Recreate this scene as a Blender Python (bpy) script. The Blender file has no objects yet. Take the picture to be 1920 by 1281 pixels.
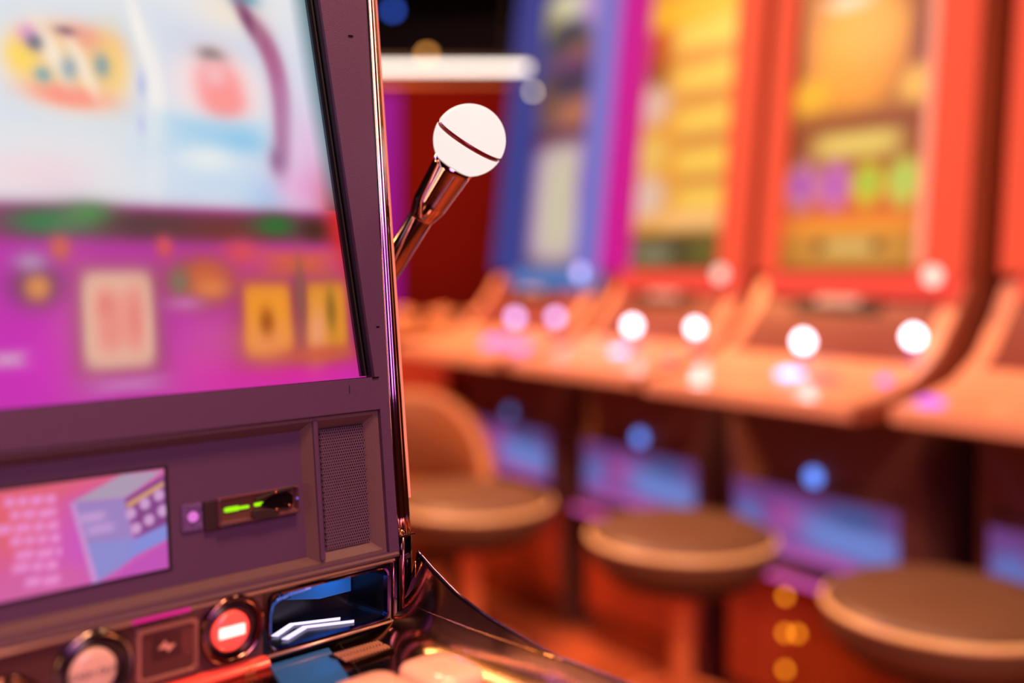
import bpy, bmesh, math, random
import numpy as np
from mathutils import Vector, Matrix

# ------------------------------------------------------------ camera, world, lights, exposure
SC = bpy.context.scene
COL = SC.collection
EYE = 1.30                                # eye height, metres
cam_d = bpy.data.cameras.new('camera')
cam = bpy.data.objects.new('camera', cam_d); COL.objects.link(cam)
cam.location = (0, 0, EYE)
cam.rotation_euler = (math.pi / 2, 0, 0)
cam_d.sensor_width = 36.0
cam_d.lens = 36.0 * 1867 / 1920
cam_d.shift_y = -140.5 / 1920
cam_d.clip_start = 0.02
cam_d.dof.use_dof = True
cam_d.dof.focus_distance = 0.795
cam_d.dof.aperture_fstop = 1.32
SC.camera = cam
SC.view_settings.view_transform = 'Standard'
SC.view_settings.look = 'None'
SC.view_settings.exposure = 0.0
SC.view_settings.gamma = 1.0
SC.view_settings.use_curve_mapping = False

world = bpy.data.worlds.new('world'); SC.world = world
world.use_nodes = True
world.node_tree.nodes['Background'].inputs[0].default_value = (0.30, 0.10, 0.07, 1)
world.node_tree.nodes['Background'].inputs[1].default_value = 0.12

def area(name, loc, target, size, power, col, size_y=None):
    L = bpy.data.lights.new(name, 'AREA')
    L.energy = power; L.color = col; L.size = size
    if size_y:
        L.shape = 'RECTANGLE'; L.size_y = size_y
    o = bpy.data.objects.new(name, L); COL.objects.link(o)
    o.location = loc
    o.rotation_euler = (Vector(target) - Vector(loc)).to_track_quat('-Z', 'Y').to_euler()
    return o
area('warm_lamp_over_bank', (0.2, 1.9, 2.85), (0.9, 2.7, 0.9), 0.5, 26, (1.0, 0.50, 0.28))
area('warm_lamp_over_bank_far', (-0.5, 3.0, 2.85), (0.2, 3.6, 0.8), 0.5, 14, (1.0, 0.50, 0.28))
area('warm_lamp_over_aisle', (-0.9, 3.3, 2.85), (-0.2, 3.6, 0.0), 0.5, 105, (1.0, 0.40, 0.11))
area('warm_lamp_over_stools', (0.9, 1.1, 2.85), (0.7, 2.0, 0.6), 0.4, 12, (1.0, 0.55, 0.28))
area('warm_fill_behind', (1.3, -1.5, 2.7), (0.8, 2.2, 0.7), 1.2, 50, (1.0, 0.46, 0.36))  # added warm fill behind the camera to brighten the dark machine fronts
area('magenta_wash', (0.30, -0.35, 1.55), (-0.25, 0.70, 1.15), 0.5, 4.0, (0.64, 0.20, 0.88))
area('amber_wash', (-0.95, -0.10, 1.30), (-0.2, 0.70, 1.10), 0.4, 2.2, (1.0, 0.42, 0.22))
area('peach_wash', (0.25, 0.15, 2.75), (-0.15, 0.7, 1.0), 0.35, 34, (1.0, 0.45, 0.24))
area('violet_spot', (-1.2, 2.4, 2.9), (0.2, 3.0, 0.6), 0.3, 14, (0.55, 0.22, 1.0))

# ------------------------------------------------------------ materials
def lin(c):
    return tuple((v / 12.92 if v <= 0.04045 else ((v + 0.055) / 1.055) ** 2.4) for v in (x / 255.0 for x in c[:3]))
_M = {}
def mat(name, rgb=(128, 128, 128), rough=0.5, metal=0.0, noise=0.0, nscale=40.0, bump=0.0, bscale=600.0,
        emit=None, strength=1.0, coat=0.0, trans=0.0, rgb2=None, spec=0.5):
    if name in _M: return _M[name]
    m = bpy.data.materials.new(name); m.use_nodes = True
    nt = m.node_tree; b = nt.nodes['Principled BSDF']
    c = lin(rgb) + (1,)
    b.inputs['Base Color'].default_value = c
    b.inputs['Roughness'].default_value = rough
    b.inputs['Metallic'].default_value = metal
    b.inputs['Specular IOR Level'].default_value = spec
    b.inputs['Coat Weight'].default_value = coat
    b.inputs['Coat Roughness'].default_value = 0.05
    b.inputs['Transmission Weight'].default_value = trans
    tc = nt.nodes.new('ShaderNodeTexCoord')
    if noise > 0:
        n = nt.nodes.new('ShaderNodeTexNoise'); n.inputs['Scale'].default_value = nscale; n.inputs['Detail'].default_value = 4
        nt.links.new(tc.outputs['Object'], n.inputs['Vector'])
        mx = nt.nodes.new('ShaderNodeMix'); mx.data_type = 'RGBA'
        c2 = lin(rgb2) + (1,) if rgb2 else tuple(v * 0.6 for v in c[:3]) + (1,)
        mx.inputs[6].default_value = c; mx.inputs[7].default_value = c2
        rp = nt.nodes.new('ShaderNodeMapRange'); rp.inputs[1].default_value = 0.35; rp.inputs[2].default_value = 0.65
        rp.inputs[4].default_value = noise
        nt.links.new(n.outputs['Fac'], rp.inputs[0]); nt.links.new(rp.outputs[0], mx.inputs[0])
        nt.links.new(mx.outputs[2], b.inputs['Base Color'])
    if bump > 0:
        n2 = nt.nodes.new('ShaderNodeTexNoise'); n2.inputs['Scale'].default_value = bscale; n2.inputs['Detail'].default_value = 3
        nt.links.new(tc.outputs['Object'], n2.inputs['Vector'])
        bp = nt.nodes.new('ShaderNodeBump'); bp.inputs['Strength'].default_value = bump; bp.inputs['Distance'].default_value = 0.001
        nt.links.new(n2.outputs['Fac'], bp.inputs['Height']); nt.links.new(bp.outputs['Normal'], b.inputs['Normal'])
    if emit:
        b.inputs['Emission Color'].default_value = lin(emit) + (1,)
        b.inputs['Emission Strength'].default_value = strength
    _M[name] = m
    return m
def glow(name, rgb, strength=1.0):
    if name in _M: return _M[name]
    m = mat(name, (10, 10, 10), 0.6, emit=rgb, strength=strength, spec=.1)
    return m
def art_mat():
    if 'display_art' in _M: return _M['display_art']
    m = bpy.data.materials.new('display_art'); m.use_nodes = True
    nt = m.node_tree; b = nt.nodes['Principled BSDF']
    b.inputs['Base Color'].default_value = (0.004, 0.004, 0.004, 1); b.inputs['Roughness'].default_value = 0.35
    b.inputs['Specular IOR Level'].default_value = 0.2
    a = nt.nodes.new('ShaderNodeAttribute'); a.attribute_name = 'art'
    nt.links.new(a.outputs['Color'], b.inputs['Emission Color'])
    b.inputs['Emission Strength'].default_value = 1.0
    _M['display_art'] = m
    return m

PLASTIC = mat('purple_black_plastic', (78, 52, 88), 0.55, bump=0.35, bscale=1400, noise=.25, nscale=900)
PLASTIC_LIT = mat('warm_lit_plastic', (96, 74, 78), 0.5, bump=0.3, bscale=1400)  # same plastic as the bezel, with warm light put into the colour
BLACK_GLOSS = mat('black_gloss', (14, 10, 13), 0.12, coat=0.6)
BLACK = mat('matt_black', (14, 12, 14), 0.6)
CHROME = mat('chrome', (215, 190, 185), 0.06, metal=1.0, bump=0.04, bscale=60)
CHROME_WARM = mat('smoked_chrome', (150, 118, 98), 0.17, metal=1.0, bump=0.08, bscale=25, noise=.2, nscale=900)
STEEL = mat('dark_steel', (95, 100, 110), 0.25, metal=1.0)
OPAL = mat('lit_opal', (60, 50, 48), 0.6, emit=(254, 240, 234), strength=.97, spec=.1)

# ------------------------------------------------------------ mesh helpers
def link(name, me, m=None, parent=None):
    o = bpy.data.objects.new(name, me); COL.objects.link(o)
    if m is not None and not me.materials: me.materials.append(m)
    if parent is not None: o.parent = parent
    return o
def raw(name, vs, fs, m, parent=None, smooth=False, bevel=0.0, seg=2, ang=40):
    me = bpy.data.meshes.new(name); me.from_pydata([tuple(v) for v in vs], [], fs)
    bm = bmesh.new(); bm.from_mesh(me)
    bmesh.ops.recalc_face_normals(bm, faces=bm.faces); bm.to_mesh(me); bm.free()
    if smooth:
        for p in me.polygons: p.use_smooth = True
    o = link(name, me, m, parent)
    if bevel > 0:
        md = o.modifiers.new('bevel', 'BEVEL'); md.width = bevel; md.segments = seg
        md.limit_method = 'ANGLE'; md.angle_limit = math.radians(ang)
        for p in me.polygons: p.use_smooth = True
        md.harden_normals = True
    return o
ID = lambda x, y, z: (x, y, z)
def box8(a0, a1, b0, b1, c0, c1, F=ID):
    vs = [F(a, b, c) for c in (c0, c1) for b in (b0, b1) for a in (a0, a1)]
    return vs, [(0, 1, 3, 2), (4, 6, 7, 5), (0, 4, 5, 1), (2, 3, 7, 6), (0, 2, 6, 4), (1, 5, 7, 3)]
def box(name, a0, a1, b0, b1, c0, c1, m, parent=None, F=ID, bevel=0.0, seg=2):
    vs, fs = box8(a0, a1, b0, b1, c0, c1, F)
    return raw(name, vs, fs, m, parent, bevel=bevel, seg=seg)
def merge(*parts):
    V, Fs = [], []
    for vs, fs in parts:
        n = len(V); V += list(vs); Fs += [tuple(i + n for i in f) for f in fs]
    return V, Fs
def prism(pts, a0, a1, F=ID):
    """outline pts (y, z) swept along x"""
    n = len(pts)
    vs = [F(a0, p[0], p[1]) for p in pts] + [F(a1, p[0], p[1]) for p in pts]
    fs = [tuple(range(n)), tuple(range(2 * n - 1, n - 1, -1))]
    fs += [(i, i + n, (i + 1) % n + n, (i + 1) % n) for i in range(n)]
    return vs, fs
def slab(outline, c0, c1, F=ID):
    """outline pts (a, b) thickened from c0 to c1"""
    n = len(outline)
    vs = [F(p[0], p[1], c0) for p in outline] + [F(p[0], p[1], c1) for p in outline]
    fs = [tuple(range(n)), tuple(range(2 * n - 1, n - 1, -1))]
    fs += [(i, i + n, (i + 1) % n + n, (i + 1) % n) for i in range(n)]
    return vs, fs
def loop_strip(loops, closed_ends=False):
    n = len(loops[0]); vs = [v for l in loops for v in l]; fs = []
    for k in range(len(loops) - 1):
        for i in range(n):
            j = (i + 1) % n
            fs.append((k * n + i, k * n + j, (k + 1) * n + j, (k + 1) * n + i))
    if closed_ends:
        fs.append(tuple(range(n))); fs.append(tuple(range(len(vs) - 1, len(vs) - n - 1, -1)))
    return vs, fs
def rrect(a0, a1, b0, b1, r, k=5):
    out = []
    for cx, cy, s in ((a1 - r, b1 - r, 0), (a0 + r, b1 - r, 1), (a0 + r, b0 + r, 2), (a1 - r, b0 + r, 3)):
        for i in range(k + 1):
            t = (s + i / k) * math.pi / 2
            out.append((cx + r * math.cos(t), cy + r * math.sin(t)))
    return out
def circle(cx, cy, r, n=40):
    return [(cx + r * math.cos(2 * math.pi * i / n), cy + r * math.sin(2 * math.pi * i / n)) for i in range(n)]
def rings(outlines_c, F, ends=False):
    return loop_strip([[F(p[0], p[1], c) for p in ol] for ol, c in outlines_c], ends)
def lathe(profile, n=40, F=ID, cap=True):
    """profile (r, z); axis z"""
    vs = [F(r * math.cos(2 * math.pi * i / n), r * math.sin(2 * math.pi * i / n), z) for r, z in profile for i in range(n)]
    fs = []
    for k in range(len(profile) - 1):
        for i in range(n):
            j = (i + 1) % n
            fs.append((k * n + i, k * n + j, (k + 1) * n + j, (k + 1) * n + i))
    if cap:
        fs.append(tuple(range(n))); fs.append(tuple(range(len(vs) - 1, len(vs) - n - 1, -1)))
    return vs, fs
def tube(pts, r, n=10):
    pts = [Vector(p) for p in pts]; vs = []; fs = []
    rr = r if isinstance(r, (list, tuple)) else [r] * len(pts)
    up = Vector((0.13, 0.21, 1)).normalized()
    for k, p in enumerate(pts):
        t = (pts[min(k + 1, len(pts) - 1)] - pts[max(k - 1, 0)]).normalized()
        s = t.cross(up)
        if s.length < 1e-3: s = t.cross(Vector((1, 0, 0)))
        s.normalize(); q = s.cross(t).normalized()
        for i in range(n):
            a = 2 * math.pi * i / n
            vs.append(p + (s * math.cos(a) + q * math.sin(a)) * rr[k])
        if k:
            for i in range(n):
                j = (i + 1) % n
                fs.append(((k - 1) * n + i, (k - 1) * n + j, k * n + j, k * n + i))
    fs.append(tuple(range(n))); fs.append(tuple(range(len(vs) - 1, len(vs) - n - 1, -1)))
    return vs, fs
def axis_frame(p, d):
    """map lathe coordinates so that its z axis runs from p along d"""
    d = Vector(d).normalized(); q = d.to_track_quat('Z', 'Y').to_matrix(); p = Vector(p)
    return lambda x, y, z: tuple(p + q @ Vector((x, y, z)))
def thing(name, label, cat, loc=(0, 0, 0), rz=0.0, group=None):
    o = bpy.data.objects.new(name, None); COL.objects.link(o)
    o.empty_display_size = 0.1
    o.location = loc; o.rotation_euler = (0, 0, rz)
    o['label'] = label; o['category'] = cat
    if group: o['group'] = group
    return o
def tag(o, label, cat, group=None):
    o['label'] = label; o['category'] = cat
    if group: o['group'] = group
    return o
def struct(o):
    o['kind'] = 'structure'; return o
def copy_tree(o, parent=None):
    c = o.copy(); COL.objects.link(c); c.parent = parent
    for ch in list(o.children): copy_tree(ch, c)
    return c

# ------------------------------------------------------------ display pictures: soft shapes in millimetres on the panel
def shade(art, A, B, base):
    img = np.empty(A.shape + (3,)); img[:] = base
    for s in art:
        if s[0] == 'p':
            P = s[1]; col, soft = s[2], max(s[3], .3)
            pts = [(P[i], P[i + 1]) for i in range(0, len(P), 2)]
            area2 = sum(pts[i - 1][0] * pts[i][1] - pts[i][0] * pts[i - 1][1] for i in range(len(pts)))
            sg = 1 if area2 > 0 else -1
            al = np.ones(A.shape)
            for i in range(len(pts)):
                x0, y0 = pts[i - 1]; x1, y1 = pts[i]
                L = math.hypot(x1 - x0, y1 - y0)
                dd = sg * ((x1 - x0) * (B - y0) - (y1 - y0) * (A - x0)) / L
                al = al / (1 + np.exp(np.clip(-dd / (soft * .35), -40, 40)))
        else:
            (cx, cy, rx, ry, rot), col, soft = s[1], s[2], s[3]
            t = math.radians(-rot); dx = A - cx; dy = B - cy
            u = (dx * math.cos(t) + dy * math.sin(t)) / rx; v = (-dx * math.sin(t) + dy * math.cos(t)) / ry
            r = np.sqrt(u * u + v * v) if s[0] == 'e' else (u ** 6 + v ** 6) ** (1 / 6.0)
            al = 1 / (1 + np.exp(np.clip((r - 1) / (soft * .5), -40, 40)))
        img = img * (1 - al[..., None]) + np.array(col, float) * al[..., None]
    return img
def art_panel(name, art, base, quad, nx, ny, F, c, parent, gain=1.0, thick=0.0, post=None):
    """a display glass: quad = (left, right at bottom, right at top, bottom, top) in local metres"""
    a0, a1b, a1t, b0, b1 = quad
    g = np.linspace(0, 1, nx + 1); h = np.linspace(0, 1, ny + 1)
    Gx, Hy = np.meshgrid(g, h)
    B = b0 + (b1 - b0) * Hy
    A = a0 + ((a1b + (a1t - a1b) * Hy) - a0) * Gx
    img = shade(art, A * 1000, B * 1000, base)
    if post: img = post(img, A, B)
    s = img / 255.0
    L = np.where(s <= .04045, s / 12.92, ((s + .055) / 1.055) ** 2.4) * gain
    vs = [F(float(a), float(b), c) for a, b in zip(A.ravel(), B.ravel())]
    W = nx + 1
    fs = [(j * W + i, j * W + i + 1, (j + 1) * W + i + 1, (j + 1) * W + i) for j in range(ny) for i in range(nx)]
    me = bpy.data.meshes.new(name); me.from_pydata(vs, [], fs)
    at = me.color_attributes.new('art', 'FLOAT_COLOR', 'POINT')
    at.data.foreach_set('color', np.concatenate([L.reshape(-1, 3), np.ones((len(vs), 1))], 1).ravel().astype(np.float32))
    return link(name, me, art_mat(), parent)

# soft picture shapes: kind, [centre, half sizes, turn] or corner points in mm on the glass, colour, softness
GAME_ART = [
  ('p',[-311.3,253.9,3.8,258.1,35.5,650.1,-303.5,535.2],(230,231,235),4.2),
  ('r',[-250.2,344.7,47.0,48.2,0],(203,219,232),0.25),
  ('r',[-141.8,370.9,47.2,29.0,0],(206,214,230),0.3),
  ('r',[-250.6,289.6,44.9,21.9,0],(228,228,229),0.3),
  ('e',[-272.8,279.1,29.6,11.3,0],(238,215,221),0.4),
  ('e',[-249.9,352.8,43.2,31.3,8],(240,232,226),0.12),
  ('e',[-249.2,354.1,37.6,26.0,8],(246,206,150),0.12),
  ('e',[-276.7,357.5,8.6,10.9,0],(255,216,95),0.3),
  ('e',[-271.3,372.4,6.7,5.9,0],(228,150,205),0.35),
  ('e',[-233.2,375.1,16.5,8.3,10],(240,160,140),0.35),
  ('e',[-219.3,360.1,9.6,19.2,0],(250,205,120),0.35),
  ('e',[-247.2,333.2,23.1,7.4,3],(250,145,128),0.3),
  ('e',[-258.2,362.0,5.5,18.5,-25],(250,232,210),0.3),
  ('e',[-239.3,355.4,5.0,19.6,-25],(250,230,205),0.3),
  ('e',[-269.1,367.0,4.3,4.7,0],(105,112,130),0.4),
  ('e',[-264.5,345.7,4.4,4.4,0],(130,168,172),0.4),
  ('e',[-247.5,352.4,4.5,6.7,0],(150,170,182),0.4),
  ('e',[-225.6,357.3,4.7,6.9,0],(135,158,168),0.4),
  ('e',[-249.0,378.2,5.6,3.0,0],(150,110,120),0.4),
  ('e',[-198.3,386.5,4.7,27.7,-14],(243,239,232),0.3),
  ('e',[-188.2,337.0,6.2,35.3,-3],(244,240,235),0.3),
  ('e',[-190.5,290.2,6.2,30.9,3],(240,236,232),0.3),
  ('e',[-198.5,347.4,3.1,7.8,0],(190,195,228),0.4),
  ('e',[-199.9,318.3,3.0,6.2,0],(205,205,232),0.4),
  ('e',[-126.4,414.1,22.2,12.7,0],(243,228,210),0.4),
  ('e',[-114.6,426.4,10.0,6.0,0],(95,160,180),0.4),
  ('e',[-140.6,352.6,36.0,27.2,0],(246,228,228),0.15),
  ('e',[-138.6,351.6,17.2,20.7,-15],(252,140,140),0.25),
  ('e',[-135.8,340.9,12.9,8.3,0],(253,150,145),0.3),
  ('e',[-144.8,377.0,8.6,5.0,0],(140,125,125),0.4),
  ('e',[-142.3,361.8,7.7,8.2,0],(246,188,192),0.4),
  ('r',[-142.9,312.9,39.0,13.9,0],(163,206,234),0.25),
  ('e',[-122.7,312.1,14.9,6.6,0],(140,198,232),0.4),
  ('r',[-146.7,281.2,42.0,18.1,0],(198,216,236),0.3),
  ('e',[-152.1,296.8,17.5,8.1,0],(230,236,236),0.4),
  ('e',[-103.8,271.2,13.6,12.5,0],(165,205,238),0.5),
  ('e',[-112.5,408.9,5.4,15.5,-30],(120,60,100),0.35),
  ('e',[-98.7,390.6,6.0,17.2,-22],(165,95,125),0.35),
  ('e',[-90.3,369.5,6.6,21.7,-12],(170,85,130),0.35),
  ('e',[-87.3,344.1,6.6,22.4,-4],(172,98,145),0.35),
  ('e',[-88.1,317.6,6.6,22.2,2],(160,95,140),0.35),
  ('e',[-93.0,299.0,6.5,9.3,0],(125,85,125),0.4),
  ('e',[-63.2,355.5,13.7,48.6,0],(212,214,234),0.4),
  ('e',[-68.3,315.9,11.6,21.7,0],(226,190,224),0.5),
  ('e',[-69.9,279.2,21.1,17.1,0],(232,165,214),0.4),
  ('e',[-56.5,275.6,9.8,17.4,0],(215,150,190),0.5),
  ('p',[-311.3,255.3,3.9,259.0,-10.0,86.2,-315.3,109.1],(188,52,168),3.7),
  ('r',[-177.0,246.4,144.9,9.3,0],(110,55,62),0.35),
  ('e',[-262.3,246.6,24.8,8.5,0],(42,130,66),0.3),
  ('e',[-238.1,252.0,14.1,7.4,0],(70,158,72),0.4),
  ('e',[-194.5,246.3,30.6,7.6,0],(82,58,60),0.35),
  ('e',[-136.1,244.7,29.9,7.3,0],(108,52,48),0.35),
  ('e',[-98.4,249.0,16.4,7.5,0],(40,112,48),0.35),
  ('e',[-63.4,246.5,14.5,7.7,0],(58,40,26),0.35),
  ('e',[-38.7,248.0,13.1,26.2,-8],(218,36,30),0.35),
  ('e',[-29.8,217.5,9.2,21.8,0],(214,30,50),0.4),
  ('e',[-277.1,152.1,28.8,23.8,0],(204,44,182),0.5),
  ('e',[-251.4,178.5,12.9,35.3,0],(206,74,172),0.5),
  ('e',[-160.4,144.1,24.2,19.1,0],(206,74,160),0.5),
  ('e',[-149.1,162.8,20.6,15.5,0],(202,78,155),0.5),
  ('e',[-85.2,134.9,60.0,10.5,0],(222,36,160),0.5),
  ('e',[-257.9,229.3,5.7,7.2,0],(210,104,78),0.35),
  ('e',[-187.5,230.9,5.4,6.8,0],(218,82,90),0.35),
  ('e',[-129.4,227.2,11.2,8.1,0],(220,72,90),0.4),
  ('e',[-273.3,205.0,14.3,12.5,0],(96,60,84),0.3),
  ('e',[-272.7,203.6,7.8,8.3,0],(222,144,82),0.3),
  ('e',[-276.4,220.3,8.4,5.5,0],(178,140,176),0.4),
  ('r',[-220.9,180.2,28.9,37.8,0],(150,78,96),0.14),
  ('r',[-221.5,180.9,23.8,32.8,0],(229,190,162),0.08),
  ('r',[-220.8,180.9,15.9,21.1,0],(233,152,138),0.2),
  ('e',[-229.7,190.3,5.0,7.9,0],(226,128,116),0.4),
  ('e',[-227.3,173.2,5.7,10.8,0],(228,140,128),0.4),
  ('e',[-210.6,180.6,4.8,15.4,0],(228,132,122),0.4),
  ('e',[-161.1,205.9,23.5,17.1,0],(150,80,60),0.25),
  ('e',[-156.9,208.9,16.3,11.7,0],(206,98,60),0.3),
  ('e',[-152.0,201.1,12.3,6.3,0],(224,130,72),0.4),
  ('e',[-178.2,206.1,6.3,8.4,0],(126,112,90),0.4),
  ('e',[-173.9,190.7,11.0,4.6,0],(196,106,168),0.4),
  ('r',[-80.6,218.8,31.0,10.0,0],(214,96,62),0.3),
  ('r',[-84.4,176.0,50.1,32.2,0],(150,60,80),0.12),
  ('r',[-109.7,177.7,19.5,26.6,0],(238,148,44),0.1),
  ('r',[-58.6,177.6,18.4,27.0,0],(226,144,42),0.1),
  ('e',[-110.7,160.8,15.9,12.1,0],(236,144,88),0.4),
  ('e',[-68.2,165.0,7.6,16.7,8],(236,152,112),0.4),
  ('e',[-65.5,148.1,28.6,5.8,0],(204,90,62),0.4),
  ('e',[-111.2,175.4,5.3,8.8,0],(165,84,24),0.35),
  ('e',[-54.8,182.6,4.4,14.4,0],(150,104,36),0.35),
  ('e',[-81.1,196.7,4.2,20.8,0],(140,86,74),0.35),
  ('e',[-26.5,173.9,7.1,25.9,0],(160,20,80),0.4),
  ('r',[-217.0,136.4,22.4,4.7,0],(196,112,176),0.3),
  ('r',[-292.1,158.1,9.3,4.7,0],(208,146,192),0.3),
]
PLAYER_ART = [
  ('e',[-253.0,40.4,49.7,40.3,0],(206,90,165),0.5),
  ('e',[-293.7,64.0,27.4,29.2,0],(226,98,112),0.5),
  ('e',[-261.6,75.6,42.5,7.4,0],(222,96,116),0.4),
  ('e',[-239.7,34.6,27.2,30.6,0],(203,86,188),0.5),
  ('e',[-282.9,16.4,34.0,9.7,0],(208,98,160),0.5),
  ('r',[-294.0,69.8,3.1,2.7,0],(233,138,202),0.3),
  ('r',[-286.5,69.3,2.8,2.8,0],(233,138,202),0.3),
  ('r',[-278.3,68.7,3.8,2.8,0],(233,138,202),0.3),
  ('r',[-269.9,68.1,3.0,2.8,0],(233,138,202),0.3),
  ('r',[-291.1,61.5,2.7,2.7,0],(233,138,202),0.3),
  ('r',[-283.1,60.8,3.8,2.8,0],(233,138,202),0.3),
  ('r',[-272.3,59.8,5.5,2.8,0],(233,138,202),0.3),
  ('r',[-298.2,53.8,4.8,2.7,0],(233,138,202),0.3),
  ('r',[-287.0,52.8,4.8,2.7,0],(233,138,202),0.3),
  ('r',[-277.4,52.1,3.2,2.8,0],(233,138,202),0.3),
  ('r',[-269.2,51.4,3.5,2.8,0],(233,138,202),0.3),
  ('r',[-290.9,45.5,3.3,2.8,0],(233,138,202),0.3),
  ('r',[-283.1,44.8,3.0,2.8,0],(233,138,202),0.3),
  ('r',[-275.6,44.1,2.9,2.8,0],(233,138,202),0.3),
  ('r',[-268.1,43.4,3.0,2.8,0],(233,138,202),0.3),
  ('r',[-286.2,36.4,5.3,2.7,0],(233,138,202),0.3),
  ('r',[-274.1,35.2,5.2,2.8,0],(233,138,202),0.3),
  ('r',[-265.8,34.6,1.4,2.8,0],(233,138,202),0.3),
  ('r',[-288.6,29.0,4.9,2.7,0],(233,138,202),0.3),
  ('r',[-279.0,28.0,3.1,2.8,0],(233,138,202),0.3),
  ('r',[-270.8,27.0,3.5,2.8,0],(233,138,202),0.3),
  ('r',[-282.1,19.1,4.4,2.7,0],(233,138,202),0.3),
  ('r',[-271.2,17.8,4.9,2.8,0],(233,138,202),0.3),
  ('p',[-258.7,63.4,-224.7,77.3,-196.4,75.9,-222.5,61.5],(172,152,178),0.9),
  ('p',[-258.1,63.6,-222.5,61.5,-218.1,32.7,-227.3,16.7,-245.5,9.8],(156,128,190),1.0),
  ('p',[-249.8,36.4,-218.8,34.9,-220.8,20.7,-245.5,11.2],(140,138,206),2.0),
  ('p',[-258.1,63.6,-255.4,63.9,-242.7,11.3,-246.2,10.0],(206,140,204),1.0),
  ('r',[-245.1,52.6,8.1,3.1,0],(190,150,205),0.3),
  ('r',[-240.0,44.2,8.8,3.1,0],(186,148,205),0.3),
  ('p',[-223.3,60.9,-195.0,73.2,-193.7,38.7,-217.4,34.0],(130,66,132),0.9),
  ('p',[-222.7,58.0,-196.7,69.1,-196.1,65.4,-221.4,54.3],(206,150,112),0.9),
  ('p',[-218.8,33.6,-194.0,40.6,-194.1,29.8,-224.4,20.7],(132,140,214),1.8),
  ('p',[-227.4,14.3,-194.2,29.1,-195.1,10.7,-230.4,10.8],(192,82,180),1.3),
  ('e',[-219.5,50.8,3.5,3.8,0],(204,156,204),0.25),
  ('e',[-209.9,55.7,3.7,3.9,0],(204,156,204),0.25),
  ('e',[-200.1,59.9,3.7,3.9,0],(204,156,204),0.25),
  ('e',[-216.4,40.5,3.6,3.8,0],(204,156,204),0.25),
  ('e',[-207.5,44.6,3.7,3.8,0],(204,156,204),0.25),
  ('e',[-198.0,49.1,3.7,4.0,0],(204,156,204),0.25),
]
ROYAL_ART = [
  ('r',[-69.6,653.3,241.4,223.1,0],(132,60,22),0.2),
  ('e',[-37.9,647.5,161.1,213.2,0],(250,158,48),0.25),
  ('e',[-4.8,703.3,103.2,94.2,0],(255,176,72),0.4),
  ('e',[-81.3,794.4,80.9,22.7,0],(252,224,196),0.35),
  ('e',[-236.6,716.2,27.3,117.2,0],(128,58,20),0.3),
  ('e',[157.8,641.7,21.8,89.5,0],(130,64,24),0.3),
  ('e',[-188.7,521.1,64.5,55.5,0],(250,180,30),0.35),
  ('e',[151.9,510.7,53.0,59.2,0],(255,190,80),0.3),
  ('r',[-44.6,454.9,219.0,21.9,0],(196,128,50),0.35),
  ('r',[-47.2,382.8,227.8,68.2,0],(130,50,26),0.25),
  ('r',[-25.4,368.3,144.9,40.0,0],(232,198,98),0.25),
  ('r',[-22.6,188.8,240.9,60.8,0],(224,88,46),0.3),
  ('e',[-195.0,257.6,58.6,73.7,0],(206,128,160),0.25),
  ('e',[-199.1,261.0,28.4,35.2,0],(172,68,186),0.3),
  ('e',[-85.3,253.5,55.1,71.5,0],(214,122,180),0.25),
  ('e',[-85.6,256.6,26.7,34.1,0],(184,84,184),0.3),
  ('e',[21.2,251.0,48.5,66.3,0],(224,196,52),0.25),
  ('e',[20.8,255.5,25.1,33.2,0],(158,200,70),0.3),
  ('e',[130.7,250.8,53.3,70.0,0],(212,204,84),0.25),
  ('e',[130.2,256.7,25.0,35.0,0],(178,206,92),0.3),
  ('r',[-26.5,133.0,223.7,30.2,0],(250,150,52),0.3),
  ('r',[-20.9,65.1,222.6,45.1,0],(214,146,62),0.3),
  ('r',[-21.8,75.7,85.4,21.1,0],(218,178,100),0.3),
  ('e',[-122.0,78.8,19.9,15.4,0],(110,60,26),0.35),
  ('e',[64.4,78.7,17.9,14.7,0],(110,60,26),0.35),
]
GOLD_ART = [
  ('r',[-219.7,779.6,88.5,181.8,0],(136,68,22),0.3),
  ('e',[-198.2,825.2,71.3,84.7,0],(192,58,20),0.35),
  ('r',[-66.9,926.0,233.7,51.3,0],(250,180,30),0.4),
  ('r',[43.0,824.2,152.3,45.8,0],(250,200,84),0.25),
  ('r',[50.9,752.0,151.6,17.1,0],(206,128,66),0.35),
  ('r',[59.6,672.7,150.7,45.1,0],(250,200,84),0.25),
  ('r',[67.4,601.4,149.9,16.8,0],(206,128,66),0.35),
  ('r',[76.0,523.2,149.0,44.5,0],(250,200,84),0.25),
  ('r',[83.6,453.0,148.2,16.6,0],(206,128,66),0.35),
  ('r',[91.7,379.6,147.4,43.9,0],(250,200,84),0.25),
  ('r',[99.3,310.3,146.7,16.4,0],(206,128,66),0.35),
  ('r',[106.0,248.7,145.9,43.4,0],(250,200,84),0.25),
  ('r',[113.5,180.3,145.2,16.1,0],(206,128,66),0.35),
  ('e',[-205.9,600.5,98.6,75.6,0],(228,184,166),0.3),
  ('e',[-194.9,423.9,92.4,62.8,0],(238,190,96),0.3),
  ('e',[-191.5,265.3,97.3,81.4,0],(226,188,170),0.3),
  ('r',[42.5,179.5,169.7,32.9,0],(252,190,120),0.35),
  ('r',[-38.5,71.7,231.5,62.8,0],(74,64,38),0.2),
  ('r',[-132.4,65.3,89.1,30.1,0],(136,130,100),0.3),
  ('r',[101.9,73.6,65.7,25.0,0],(118,106,44),0.3),
]
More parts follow.
